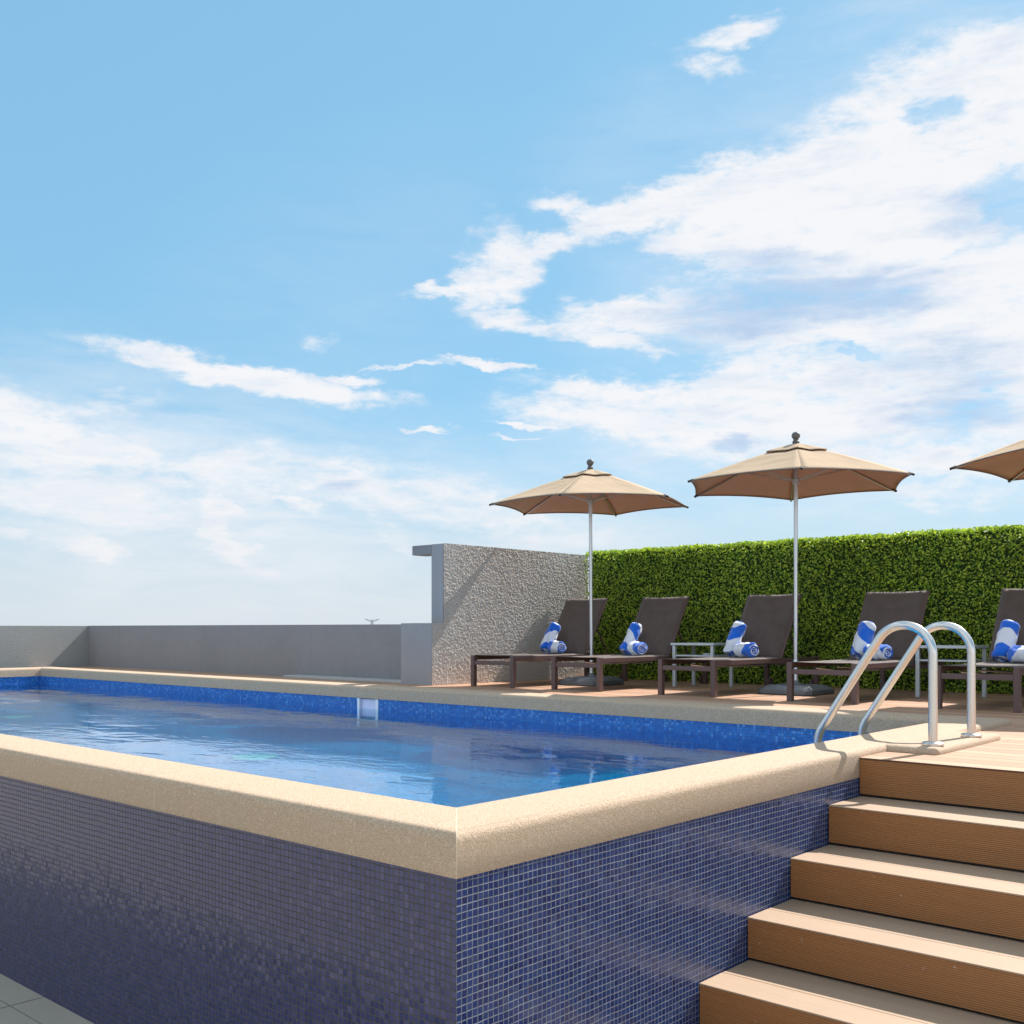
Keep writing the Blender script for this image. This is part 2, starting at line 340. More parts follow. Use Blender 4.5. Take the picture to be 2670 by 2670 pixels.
def m_sling():
    m, t = mat('sling_mesh')
    O = t.tc.outputs['Object']
    x, y, z = t.sep(O)
    a = t.math('SINE', t.math('MULTIPLY', x, 2400)); b = t.math('SINE', t.math('MULTIPLY', y, 2400))
    n = t.noise(O, 7, 5, 0.65); n2 = t.noise(O, 260, 2, 0.6)
    c = t.mix(t.mapr(n, 0.35, 0.68, 0, 1), (0.085, 0.057, 0.045), (0.116, 0.080, 0.064))
    c = t.mix(t.mapr(n2, 0.5, 0.75, 0, 0.35), c, (0.15, 0.12, 0.10))
    setp(t, c, 0.55, 0, 0.3, bump(t, t.math('ADD', n2, t.math('MULTIPLY', a, b)), 0.0006))
    t.b.inputs['Sheen Weight'].default_value = 0.25; t.b.inputs['Sheen Roughness'].default_value = 0.4
    t.put(t.b.inputs['Sheen Tint'], (1.0, 0.93, 0.86))
    return m
M['sling'] = m_sling()

def m_fabric():
    m, t = mat('canopy_fabric')
    O = t.tc.outputs['Object']
    n = t.noise(O, 2.5, 5, 0.6); n2 = t.noise(O, 300, 2, 0.5); f = t.noise(t.mapping(O, scale=(3, 14, 3)), 1, 4, 0.6)
    c = t.mix(n, (0.53, 0.42, 0.30), (0.64, 0.51, 0.375))
    c = t.mix(t.mapr(n2, 0.4, 0.7, 0, 0.2), c, (0.42, 0.30, 0.19))
    d = t.new('ShaderNodeBsdfDiffuse'); tr = t.new('ShaderNodeBsdfTranslucent')
    nb = bump(t, t.math('ADD', t.math('MULTIPLY', f, 1.0), t.math('MULTIPLY', n2, 0.03)), 0.02, 0.5)
    t.put(d.inputs[0], c); t.put(d.inputs['Normal'], nb)
    t.put(tr.inputs[0], t.mix(1.0, c, (0.95, 0.50, 0.22), 'MULTIPLY'))
    mx = t.new('ShaderNodeMixShader'); mx.inputs[0].default_value = 0.27
    t.l.new(d.outputs[0], mx.inputs[1]); t.l.new(tr.outputs[0], mx.inputs[2])
    t.l.new(mx.outputs[0], t.o.inputs[0]); t.n.remove(t.b)
    return m
M['fabric'] = m_fabric()

def m_towel():
    m, t = mat('striped_towel')
    O = t.tc.outputs['Object']
    w = t.vmath('SCALE', t.vmath('SUBTRACT', t.noise(O, 14, 2, 0.5, out='Color'), (.5, .5, .5)), scale=0.022)
    x, y, z = t.sep(t.vmath('ADD', O, w))
    s = t.math('ADD', t.math('MULTIPLY', z, 1.0), t.math('ADD', t.math('MULTIPLY', x, 0.85), t.math('MULTIPLY', y, 0.5)))
    f = t.math('FRACT', t.math('ADD', t.math('DIVIDE', s, 0.31), 0.1))
    band = t.mapr(t.math('ABSOLUTE', t.math('SUBTRACT', f, 0.5)), 0.245, 0.26, 0, 1)
    nn = t.noise(O, 420, 2, 0.6)
    blue = t.mix(nn, (0.004, 0.085, 0.52), (0.02, 0.20, 0.86)); wht = t.mix(nn, (0.66, 0.70, 0.80), (0.86, 0.87, 0.92))
    c = t.mix(band, wht, blue)
    # the rolled ends show the towel's winding: alternating white and blue turns
    ox, oy, oz = t.sep(O); nx_, ny_, nz_ = t.sep(t.tc.outputs['Normal'])
    rad_ = t.math('SQRT', t.math('ADD', t.math('MULTIPLY', ox, ox), t.math('MULTIPLY', oy, oy)))
    turn = t.math('FRACT', t.math('SUBTRACT', t.math('DIVIDE', rad_, 0.026), t.math('DIVIDE', t.math('ARCTAN2', oy, ox), 6.28318)))
    ec = t.mix(t.mapr(t.math('ABSOLUTE', t.math('SUBTRACT', turn, 0.5)), 0.22, 0.28, 0, 1), (0.82, 0.84, 0.90), (0.015, 0.15, 0.72))
    ec = t.mix(t.mapr(t.math('ABSOLUTE', t.math('SUBTRACT', turn, 0.5)), 0.40, 0.5, 0, 0.6), ec, (0.02, 0.05, 0.16))
    endm = t.math('MULTIPLY', t.mapr(t.math('ABSOLUTE', nz_), 0.35, 0.6, 0, 1), t.mapr(rad_, 0.066, 0.060, 0, 1))
    c = t.mix(endm, c, ec)
    setp(t, c, 0.95, 0, 0.1, bump(t, t.math('ADD', nn, t.math('MULTIPLY', t.noise(O, 40, 3, 0.6), 2.5)), 0.004, 0.8))
    t.b.inputs['Sheen Weight'].default_value = 0.4
    return m
M['towel'] = m_towel()

def m_leaf():
    m, t = mat('boxwood_leaf')
    ri = t.new('ShaderNodeNewGeometry').outputs['Random Per Island']
    big = t.noise(t.P, 3.0, 4, 0.6)
    r_ = t.new('ShaderNodeValToRGB'); t.put(r_.inputs[0], t.math('ADD', t.math('MULTIPLY', ri, 0.75), t.math('MULTIPLY', big, 0.25)))
    cr = r_.color_ramp; cr.elements[0].position = 0.1; cr.elements[0].color = (0.065, 0.15, 0.015, 1)
    cr.elements[1].position = 0.95; cr.elements[1].color = (0.78, 0.84, 0.15, 1)
    e = cr.elements.new(0.45); e.color = (0.25, 0.40, 0.03, 1)
    e = cr.elements.new(0.75); e.color = (0.52, 0.66, 0.065, 1)
    setp(t, r_.outputs[0], 0.42, 0, 0.5)
    tr = t.new('ShaderNodeBsdfTranslucent'); t.put(tr.inputs[0], t.mix(1.0, r_.outputs[0], (1.5, 1.4, 0.7), 'MULTIPLY'))
    mx = t.new('ShaderNodeMixShader'); mx.inputs[0].default_value = 0.35
    t.l.new(t.b.outputs[0], mx.inputs[1]); t.l.new(tr.outputs[0], mx.inputs[2]); t.l.new(mx.outputs[0], t.o.inputs[0])
    return m
M['leaf'] = m_leaf()
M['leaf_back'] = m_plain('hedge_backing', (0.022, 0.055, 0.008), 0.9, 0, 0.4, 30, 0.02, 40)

def m_water():
    m, t = mat('pool_water')
    P = t.P
    big = t.noise(t.mapping(P, rot=(0, 0, 0.5), scale=(1.0, 1.6, 1)), 1.3, 3, 0.5)
    mid = t.noise(t.mapping(P, rot=(0, 0, -0.3), scale=(1.0, 2.2, 1)), 5.0, 3, 0.55)
    fin = t.noise(P, 26.0, 2, 0.5)
    # the middle of the pool is a little more ruffled than the sheltered edges
    x, y, z = t.sep(P)
    band = t.mapr(t.noise(t.mapping(P, scale=(0.55, 1.3, 1)), 1.0, 2, 0.5), 0.42, 0.62, 0.12, 1.0, True)
    h = t.math('ADD', t.math('MULTIPLY', big, 1.0), t.math('ADD', t.math('MULTIPLY', t.math('MULTIPLY', mid, band), 0.85), t.math('MULTIPLY', t.math('MULTIPLY', fin, band), 0.05)))
    bn = bump(t, h, 0.0115, 0.5)
    gl = t.new('ShaderNodeBsdfGlossy'); gl.inputs['Roughness'].default_value = 0.0; t.put(gl.inputs[0], (1, 1, 1)); t.put(gl.inputs['Normal'], bn)
    rf = t.new('ShaderNodeBsdfRefraction'); rf.inputs['IOR'].default_value = 1.333; rf.inputs['Roughness'].default_value = 0.0
    t.put(rf.inputs[0], (0.18, 0.90, 1.0)); t.put(rf.inputs['Normal'], bn)
    fr = t.new('ShaderNodeFresnel'); fr.inputs[0].default_value = 1.38; t.put(fr.inputs['Normal'], bn)
    mx = t.new('ShaderNodeMixShader'); tp_ = t.new('ShaderNodeBsdfTransparent'); t.put(tp_.inputs[0], (0.30, 0.92, 1.0))
    m2 = t.new('ShaderNodeMixShader'); m2.inputs[0].default_value = 0.5; t.l.new(rf.outputs[0], m2.inputs[1]); t.l.new(tp_.outputs[0], m2.inputs[2])
    t.l.new(fr.outputs[0], mx.inputs[0]); t.l.new(m2.outputs[0], mx.inputs[1]); t.l.new(gl.outputs[0], mx.inputs[2])
    t.l.new(mx.outputs[0], t.o.inputs[0]); t.n.remove(t.b)
    return m
M['water'] = m_water()

# ------------------------------------------------------------------ object helpers
def tag(o, label=None, cat=None, group=None, kind=None):
    if label: o['label'] = label
    if cat: o['category'] = cat
    if group: o['group'] = group
    if kind: o['kind'] = kind
    return o
def empty(name, loc=(0, 0, 0), rz=0.0):
    o = bpy.data.objects.new(name, None); COL.objects.link(o)
    o.empty_display_size = 0.2
    o.location = loc; o.rotation_euler = (0, 0, rz)
    return o
class MB:
    def __init__(s): s.v = []; s.f = []
    def add(s, vs, fs):
        k = len(s.v); s.v += [tuple(v) for v in vs]; s.f += [tuple(i + k for i in f) for f in fs]; return s
    def box(s, x0, x1, y0, y1, z0, z1):
        return s.add([(x0,y0,z0),(x1,y0,z0),(x1,y1,z0),(x0,y1,z0),(x0,y0,z1),(x1,y0,z1),(x1,y1,z1),(x0,y1,z1)],
                     [(0,3,2,1),(4,5,6,7),(0,1,5,4),(1,2,6,5),(2,3,7,6),(3,0,4,7)])
    def obar(s, a, b, w, h, up=(0, 0, 1)):
        """rectangular bar between two points"""
        a = Vector(a); b = Vector(b); d = (b - a).normalized(); up = Vector(up)
        sd_ = d.cross(up).normalized(); u2 = sd_.cross(d).normalized()
        vs = []
        for p in (a, b):
            for i, j in ((-1,-1),(1,-1),(1,1),(-1,1)): vs.append(p + sd_ * (w/2*i) + u2 * (h/2*j))
        return s.add(vs, [(0,1,2,3),(7,6,5,4),(0,4,5,1),(1,5,6,2),(2,6,7,3),(3,7,4,0)])
    def tube(s, pts, rad, n=16, cap=True):
        pts = [Vector(p) for p in pts]; rs = rad if isinstance(rad, (list, tuple)) else [rad] * len(pts)
        t0 = (pts[1] - pts[0]).normalized(); ref = Vector((0, 0, 1)) if abs(t0.z) < 0.9 else Vector((1, 0, 0))
        nx = t0.cross(ref).normalized(); vs = []; prev = t0
        for i, p in enumerate(pts):
            if i == 0: t = t0
            elif i == len(pts) - 1: t = (pts[i] - pts[i-1]).normalized()
            else: t = ((pts[i+1] - p).normalized() + (p - pts[i-1]).normalized()).normalized()
            qv = prev.rotation_difference(t); nx = (qv @ nx); nx = (nx - t * nx.dot(t)).normalized(); prev = t
            ny = t.cross(nx)
            for k in range(n):
                a = 2 * math.pi * k / n; vs.append(p + (nx * math.cos(a) + ny * math.sin(a)) * rs[i])
        fs = []
        for i in range(len(pts) - 1):
            for k in range(n):
                fs.append((i*n+k, i*n+(k+1) % n, (i+1)*n+(k+1) % n, (i+1)*n+k))
        if cap: fs += [tuple(range(n-1, -1, -1)), tuple((len(pts)-1)*n + k for k in range(n))]
        return s.add(vs, fs)
    def lathe(s, prof, c=(0, 0, 0), n=28):
        vs = []; fs = []
        for r_, z in prof:
            for k in range(n):
                a = 2*math.pi*k/n; vs.append((c[0] + r_*math.cos(a), c[1] + r_*math.sin(a), c[2] + z))
        for i in range(len(prof)-1):
            for k in range(n): fs.append((i*n+k, i*n+(k+1) % n, (i+1)*n+(k+1) % n, (i+1)*n+k))
        fs += [tuple(range(n-1, -1, -1)), tuple((len(prof)-1)*n+k for k in range(n))]
        return s.add(vs, fs)
    def build(s, name, m, parent=None, smooth=False, bevel=0.0, seg=2, solid=0.0, loc=None, auto=True):
        me = bpy.data.meshes.new(name); me.from_pydata(s.v, [], s.f)
        bm = bmesh.new(); bm.from_mesh(me); bmesh.ops.recalc_face_normals(bm, faces=bm.faces); bm.to_mesh(me); bm.free()
        me.materials.append(m)
        o = bpy.data.objects.new(name, me); COL.objects.link(o)
        if parent is not None: o.parent = parent
        if loc is not None: o.location = loc
        if smooth:
            me.polygons.foreach_set('use_smooth', [True] * len(me.polygons))
            if auto:
                try: me.set_sharp_from_angle(angle=R(38))
                except Exception: pass
        if solid:
            md = o.modifiers.new('solid', 'SOLIDIFY'); md.thickness = solid; md.offset = 0
        if bevel:
            md = o.modifiers.new('bevel', 'BEVEL'); md.width = bevel; md.segments = seg; md.limit_method = 'ANGLE'; md.angle_limit = R(40)
            md.harden_normals = False
        return o
def grid_obj(name, m, verts, nx, ny, parent=None, smooth=True):
    """vertex grid nx*ny (numpy (nx*ny,3)) as one mesh"""
    i = np.arange(nx - 1)[:, None]; j = np.arange(ny - 1)[None, :]
    a = (i * ny + j).ravel(); f = np.stack([a, a + ny, a + ny + 1, a + 1], 1)
    me = bpy.data.meshes.new(name)
    me.vertices.add(len(verts)); me.vertices.foreach_set('co', verts.astype(np.float32).ravel())
    me.loops.add(f.size); me.loops.foreach_set('vertex_index', f.ravel().astype(np.int32))
    me.polygons.add(len(f)); me.polygons.foreach_set('loop_start', np.arange(0, f.size, 4, dtype=np.int32))
    try: me.polygons.foreach_set('loop_total', np.full(len(f), 4, dtype=np.int32))
    except Exception: pass
    me.update(calc_edges=True); me.validate()
    if smooth: me.polygons.foreach_set('use_smooth', [True] * len(f))
    me.materials.append(m)
    o = bpy.data.objects.new(name, me); COL.objects.link(o)
    if parent is not None: o.parent = parent
    return o
def children(o): return [c for c in bpy.data.objects if c.parent == o]
def copy_tree(o, parent=None):
    c = o.copy(); COL.objects.link(c); c.parent = parent
    for ch in children(o): copy_tree(ch, c)
    return c

ZD = 1.127                       # level of the pool deck above the lower terrace
ZC0, ZC1 = 1.035, 1.166          # underside and top of the coping
ZWAT = 0.924
XL, XR, YN, YF = -14.68, 0.0, 0.0, 5.36   # outer faces of the raised pool
CW = 0.322                       # width of the coping
IX0, IX1, IY0, IY1 = XL + CW, XR - CW, YN + CW, YF - CW

# ------------------------------------------------------------------ setting: land, terrace, deck
MB().box(-3000, 3000, -3000, 3000, -26.5, -26).build('ground', M['land']); tag(bpy.data.objects['ground'], kind='structure')
o = MB().box(-16.4, 9, -12, 9.6, -25.9, -0.2).build('building', M['render_grey'])
tag(o, 'grey building block under the roof terrace', 'building')
# lower terrace: square stone tiles with open joints
fl = MB().box(-16.35, 8.95, -11.95, 0.6, -0.2, -0.012).build('terrace_floor', M['floor'], bevel=0)
m, t = mat('terrace_tile')
x, y, z = t.sep(t.P)
ju = t.math('ABSOLUTE', t.math('SUBTRACT', t.math('FRACT', t.math('DIVIDE', t.math('ADD', x, 0.12), 0.9)), 0.5))
jv = t.math('ABSOLUTE', t.math('SUBTRACT', t.math('FRACT', t.math('DIVIDE', t.math('ADD', y, 0.16), 0.30)), 0.5))
g = t.mapr(t.math('MAXIMUM', t.math('MULTIPLY', ju, 1), jv), 0.4915, 0.4950, 0, 1)
n1 = t.noise(t.P, 2, 5, 0.6); n2 = t.noise(t.P, 90, 3, 0.6)
c = t.mix(n1, (0.34, 0.30, 0.24), (0.46, 0.41, 0.33)); c = t.mix(t.mapr(n2, 0.4, 0.7, 0, 0.3), c, (0.28, 0.24, 0.19))
c = t.mix(t.math('MULTIPLY', g, 0.7), c, (0.12, 0.10, 0.08))
setp(t, c, 0.75, 0, 0.3, bump(t, t.math('ADD', n2, t.math('MULTIPLY', g, -3)), 0.001))
fl.data.materials.clear(); fl.data.materials.append(m)
fl.location.z = 0.012
tag(fl, kind='structure')

dk = MB()
dk.box(0.004, 8.0, 2.910, 9.1, ZD - 0.04, ZD)
dk.box(-15.48, 0.004, YF + 0.003, 9.1, ZD - 0.04, ZD)
dk = dk.build('deck', M['deck']); tag(dk, kind='structure')

# ------------------------------------------------------------------ the pool
pool = empty('swimming_pool', (0, 0, 0))
tag(pool, 'raised rectangular pool clad in blue mosaic with a pale stone coping', 'swimming pool')
w = MB(); w.add([(XL, YN, 0), (XR, YN, 0), (XR, YN, ZC0), (XL, YN, ZC0)], [(0, 1, 2, 3)])
w.build('front_wall', M['tile_y'], pool)
w = MB(); w.add([(XR, YN, 0), (XR, YF, 0), (XR, YF, ZC0), (XR, YN, ZC0)], [(0, 1, 2, 3)])
w.build('end_wall', M['tile_x'], pool)
w = MB(); w.add([(XL, YF, 0), (XL, YN, 0), (XL, YN, ZC0), (XL, YF, ZC0)], [(0, 1, 2, 3)])
w.build('end_wall', M['tile_x'], pool)
ZB = -0.12
SX0, SX1, SZ = -6.525, -6.245, 0.74   # skimmer mouth
w = MB()
for a, b in ((IX0, SX0), (SX1, IX1)):
    w.add([(a, IY1, ZB), (b, IY1, ZB), (b, IY1, ZC0), (a, IY1, ZC0)], [(0, 1, 2, 3)])
w.add([(SX0, IY1, ZB), (SX1, IY1, ZB), (SX1, IY1, SZ), (SX0, IY1, SZ)], [(0, 1, 2, 3)])
w.add([(IX0, IY0, ZB), (IX1, IY0, ZB), (IX1, IY0, ZC0), (IX0, IY0, ZC0)], [(3, 2, 1, 0)])
w.build('basin_side', M['tile_in_y'], pool)
for xx in (IX0, IX1):
    w = MB(); w.add([(xx, IY0, ZB), (xx, IY1, ZB), (xx, IY1, ZC0), (xx, IY0, ZC0)], [(0, 1, 2, 3)])
    w.build('basin_end', M['tile_in_x'], pool)
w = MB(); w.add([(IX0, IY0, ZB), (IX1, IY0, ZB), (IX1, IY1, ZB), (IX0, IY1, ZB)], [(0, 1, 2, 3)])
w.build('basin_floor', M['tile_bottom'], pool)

# coping: rounded section swept round the pool with mitred corners
prof = []
rr = 0.034
prof.append((0.0, ZC0 - 0.012)); prof.append((-0.004, ZC0)); 
for k in range(9):
    a = math.pi/2 * k/8
    prof.append((rr - 0.004 - rr*math.cos(a), ZC1 - rr + rr*math.sin(a)))
prof.append((CW/2, ZC1 + 0.002))
for k in range(9):
    a = math.pi/2 * (1 - k/8)
    prof.append((CW + 0.012 - rr + rr*math.cos(a), ZC1 - rr + rr*math.sin(a)))
prof.append((CW + 0.012, ZC0)); prof.append((CW, ZC0 - 0.001)); 
cp = MB(); vs = []; n = len(prof)
def ring_corner(i, o_, z_):
    X = (XL + o_, XR - o_)[i in (1, 2)]; Y = (YN + o_, YF - o_)[i in (2, 3)]
    return (X, Y, z_)
for i in range(4):
    for o_, z_ in prof: vs.append(ring_corner(i, o_, z_))
fs = []
for i in range(4):
    j = (i + 1) % 4
    for k in range(n - 1): fs.append((i*n+k, j*n+k, j*n+k+1, i*n+k+1))
    fs.append((i*n+n-1, j*n+n-1, j*n, i*n))
cp.add(vs, fs)
coping = cp.build('coping', M['coping'], pool, smooth=True)
# the wider coping block under the ladder posts
pd = MB(); px0, px1, py0, py1 = -0.05, 0.272, 3.235, 4.27
pts = []
cr_ = 0.035
for cx_, cy_, a0 in ((px1-cr_, py0+cr_, -90), (px1-cr_, py1-cr_, 0)):
    for k in range(6):
        a = R(a0 + 90*k/5); pts.append((cx_ + cr_*math.cos(a), cy_ + cr_*math.sin(a)))
pts = [(px0, py0)] + pts + [(px0, py1)]
lay = [(0.0, ZD + 0.001), (0.0, ZD + 0.014), (0.004, ZD + 0.022), (0.012, ZD + 0.031), (0.024, ZD + 0.036), (0.04, ZD + 0.037)]
vs = []; n = len(pts); cxm, cym = px0, (py0+py1)/2
for ins, z_ in lay:
    for (a, b) in pts:
        nx_ = min(a, px1 - ins) if a > px0 else a
        ny_ = max(b, py0 + ins) if b < cym else min(b, py1 - ins)
        vs.append((nx_, ny_, z_))
fs = []
for l in range(len(lay)-1):
    for k in range(n-1): fs.append((l*n+k, l*n+k+1, (l+1)*n+k+1, (l+1)*n+k))
fs.append(tuple((len(lay)-1)*n + k for k in range(n)))
pd.add(vs, fs); pd.build('coping_block', M['coping'], pool, smooth=True)

# skimmer
sk = MB(); sk.box(SX0, SX1, IY1 + 0.16, IY1 + 0.175, SZ, ZC0 - 0.002)
sk.box(SX0, SX1, IY1, IY1 + 0.16, SZ - 0.012, SZ)
sk.box(SX0 - 0.012, SX0, IY1, IY1 + 0.17, SZ, ZC0 - 0.002); sk.box(SX1, SX1 + 0.012, IY1, IY1 + 0.17, SZ, ZC0 - 0.002)
sk.add([(SX0, IY1 + 0.012, ZWAT - 0.14), (SX1, IY1 + 0.012, ZWAT - 0.14), (SX1, IY1 + 0.03, ZC0 - 0.01), (SX0, IY1 + 0.03, ZC0 - 0.01)], [(0, 1, 2, 3)])
sko = sk.build('skimmer', M['lilac'], pool)
for a, b in ((SX0 - 0.03, SX0 + 0.006), (SX1 - 0.006, SX1 + 0.03)):
    MB().box(a, b, IY1 - 0.012, IY1 - 0.001, SZ, ZC0 - 0.004).build('frame_post', M['white'], sko)
for (px_, py_) in ((-4.67, 2.44), (-9.22, 2.51)):
    dl = MB().lathe([(0.17, 0.0), (0.17, 0.02), (0.12, 0.034), (0.02, 0.036)], (0, 0, 0), 28)
    dl.build('pool_light', M['glassy'], pool, smooth=True, loc=(px_, py_, ZB + 0.002))

wt = MB().add([(IX0, IY0, ZWAT), (IX1, IY0, ZWAT), (IX1, IY1 + 0.12, ZWAT), (IX0, IY1 + 0.12, ZWAT)], [(0, 1, 2, 3)])
# keep the sheet inside the basin and let it run into the skimmer mouth
wt = MB().add([(IX0, IY0, ZWAT), (IX1, IY0, ZWAT), (IX1, IY1, ZWAT), (SX1, IY1, ZWAT), (SX1, IY1 + 0.14, ZWAT), (SX0, IY1 + 0.14, ZWAT), (SX0, IY1, ZWAT), (IX0, IY1, ZWAT)],
              [(0, 1, 2, 3, 6, 7), (3, 4, 5, 6)]).build('water', M['water'])
for p in wt.data.polygons:
    if p.normal.z < 0: p.flip()
tag(wt, kind='structure')

# ------------------------------------------------------------------ stairs
st = empty('staircase', (0, 0, 0))
tag(st, 'brown composite board staircase climbing beside the pool to the deck', 'stairs')
NOSE = [(2.881, ZD), (2.526, 0.931), (2.136, 0.739), (1.746, 0.551), (1.362, 0.366), (0.97, 0.18)]
SXR = 6.5
for i, (ny_, nz_) in enumerate(NOSE):
    low = NOSE[i+1][1] if i + 1 < len(NOSE) else 0.0
    rb = MB()
    # fluted riser board and the narrow skirting strip behind it
    rb.box(0.006, SXR if i else 8.0, ny_ + 0.002, ny_ + 0.024, low + 0.012, nz_ - 0.0075)
    rb.build('riser', M['riser'], st, bevel=0.0015, seg=1)
    if i:
        back = NOSE[i-1][0]; mid = ny_ + 0.178
        tr_ = MB()
        # nose board is laid in lengths: a butt joint part-way along each tread
        jx = [1.02, 2.6, 1.9, 2.9, 1.55][i-1]
        tr_.box(0.005, jx - 0.0012, ny_, mid - 0.002, nz_ - 0.007, nz_); tr_.box(jx + 0.0012, SXR, ny_, mid - 0.002, nz_ - 0.007, nz_)
        tr_.box(0.005, SXR, mid + 0.002, back + 0.022, nz_ - 0.007, nz_ - 0.0005)
        tr_.build('tread', M['tread'], st, bevel=0.002, seg=2)
sb = MB(); sb.box(0.008, 7.99, 2.908, 5.3, 0.0, ZD - 0.045)
for i, (ny_, nz_) in enumerate(NOSE[1:]):
    lo = NOSE[i+2][1] if i + 2 < len(NOSE) else 0.012
    sb.box(0.008, SXR - 0.01, ny_ + 0.026, 2.905, lo - 0.011, nz_ - 0.0115)
sb.build('carcass', M['dark'], st)
fb = MB().box(0.005, 8.0, 2.880, 2.9085, ZD - 0.007, ZD + 0.0002).build('deck_edge', M['deck'], st, bevel=0.002, seg=2)

# ------------------------------------------------------------------ ladder
lad = empty('pool_ladder', (0.2, 3.66, ZD))
tag(lad, 'shiny stainless steel pool ladder with two curved handrails at the pool corner', 'ladder')
def bez(pts, n=8):
    P = [Vector(p) for p in pts]; out = []
    for i in range(len(P)-1):
        p0 = P[max(i-1, 0)]; p1 = P[i]; p2 = P[i+1]; p3 = P[min(i+2, len(P)-1)]
        for k in range(n):
            u = k/n
            out.append(0.5*((2*p1) + (p2-p0)*u + (2*p0-5*p1+4*p2-p3)*u*u + (3*p1-p0-3*p2+p3)*u**3))
    out.append(P[-1]); return out
def fillet(pts, rads, n=10):
    """round the corners of a polyline with true arcs"""
    P = [Vector(p) for p in pts]; out = [P[0]]
    for i in range(1, len(P)-1):
        a = (P[i-1]-P[i]).normalized(); b = (P[i+1]-P[i]).normalized(); r_ = rads[i-1]
        th = a.angle(b)/2; d = r_/math.tan(th); c = P[i] + (a+b).normalized()*(r_/math.sin(th))
        s0 = P[i]+a*d-c; s1 = P[i]+b*d-c; om = s0.angle(s1)
        for k in range(n+1):
            u = k/n; out.append(c + (s0*math.sin((1-u)*om) + s1*math.sin(u*om))/math.sin(om))
    out.append(P[-1]); return out
for yy in (3.36, 3.955):
    y0 = yy - 3.66
    # polyline corners: under water, bend over the coping edge, crown of the arch, foot of the post
    c = [(-0.648, y0, 0.20-ZD), (-0.648, y0, 1.235-ZD), (0.0-0.20, y0, 2.022-ZD), (0.0, y0, 2.022-ZD+0.0), (0.0, y0, 0.045)]
    body = [(-0.648, y0, 0.20-ZD), (-0.648, y0, 1.222-ZD)]
    # straight sloping run, tangent to an arch of radius 0.17 whose far side is the post
    ra = 0.158; cx_, cz_ = -ra, 1.80 - ra - ZD
    sl = math.atan2(1.70-1.30, 0.32-0.06+0.0)    # slope of the run
    nrm = Vector((-math.sin(sl), 0, math.cos(sl)))
    tp = Vector((cx_, y0, cz_)) + nrm*ra
    # where the run meets the lower vertical
    dirv = Vector((math.cos(sl), 0, math.sin(sl)))
    kk = (tp.x + 0.648)/dirv.x; low = tp - dirv*kk
    path = fillet([(-0.648, y0, 0.20-ZD), tuple(low), tuple(tp)], [0.16], 10)[:-1]
    a0 = math.atan2(nrm.z, nrm.x)
    for k in range(25):
        a = a0*(1-k/24); path.append(Vector((cx_+ra*math.cos(a), y0, cz_+ra*math.sin(a))))
    path += [Vector((0, y0, 0.4)), Vector((0, y0, 0.04))]
    hr = MB().tube(path, 0.0238, 20).build('handrail', M['steel'], lad, smooth=True)
    MB().lathe([(0.056, 0), (0.056, 0.010), (0.050, 0.0165), (0.030, 0.020), (0.0245, 0.021)], (0, y0, 0.0385), 32).build('base_flange', M['steel'], hr, smooth=True)
for z_ in (0.70, 0.44, 0.22):
    MB().box(-0.69, -0.60, -0.295+0.0, 0.29, z_ - ZD, z_ - ZD + 0.025).build('ladder_step', M['steel'], lad, bevel=0.006)

# ------------------------------------------------------------------ walls
def rough_noise(nx, ny, octs):
    out = np.zeros((nx, ny))
    for cell, amp in octs:
        gx, gy = int(nx/cell) + 3, int(ny/cell) + 3
        g_ = rng.random((gx, gy)); xs = np.arange(nx)/cell; ys = np.arange(ny)/cell
        xi = xs.astype(int); yi = ys.astype(int); fx = xs-xi; fy = ys-yi
        fx = fx*fx*(3-2*fx); fy = fy*fy*(3-2*fy); fx = fx[:, None]; fy = fy[None, :]
        a = g_[np.ix_(xi, yi)]; b = g_[np.ix_(xi+1, yi)]; c_ = g_[np.ix_(xi, yi+1)]; d_ = g_[np.ix_(xi+1, yi+1)]
        out += amp*((a*(1-fx)+b*fx)*(1-fy) + (c_*(1-fx)+d_*fx)*fy)
    return out
WX = -6.47
tw = empty('rendered_wall', (WX - 0.1, 7.4, ZD))
tag(tw, 'tall wall with coarse grey roughcast render at the left end of the hedge', 'wall')
tb = MB(); 
tb.box(-0.34, 0.078, -1.30, -1.15, -0.02, 0.72)                 # low front part, as high as the parapet
tb.box(-0.34+0.0, 0.078, -1.1497, 1.6, -0.02, 1.655)
# upper part stands back behind the low part
core = tb
tb = MB(); tb.box(-0.12, 0.078, -1.14, 1.6, -0.02, 1.652); tb.build('core', M['render_pale'], tw, bevel=0.004)
tb = MB(); tb.box(-0.455, 0.078, -1.32, -1.145, -0.02, 0.722); tb.build('low_end', M['render_pale'], tw, bevel=0.004)
tb = MB(); tb.box(-0.455, -0.123, -1.14, -0.90, 1.535, 1.650); tb.build('beam_stub', M['render_grey'], tw, bevel=0.006)
h_ = 0.0068
def rough_panel(name, y0, y1, z0, z1, amp):
    nx, ny = int((y1-y0)/h_), int((z1-z0)/h_)
    ys = np.linspace(y0, y1, nx)[:, None]*np.ones((1, ny)); zs = np.linspace(z0, z1, ny)[None, :]*np.ones((nx, 1))
    d_ = rough_noise(nx, ny, [(1.2, 0.9), (2.1, 0.75), (5.0, 0.1)])
    d_ = (d_ - d_.mean())*amp
    jy = (rng.random((nx, ny))-.5)*h_*0.5; jy[0] = jy[-1] = 0
    v = np.stack([0.078 + 0.009 + d_, ys + jy, zs], -1).reshape(-1, 3)
    return grid_obj(name, M['render_rough'], v, nx, ny, tw)
rough_panel('roughcast_face', -1.14, 1.6, 0.0, 1.655, 0.0072)
rough_panel('roughcast_face', -1.325, -1.14, 0.0, 0.722, 0.0072)

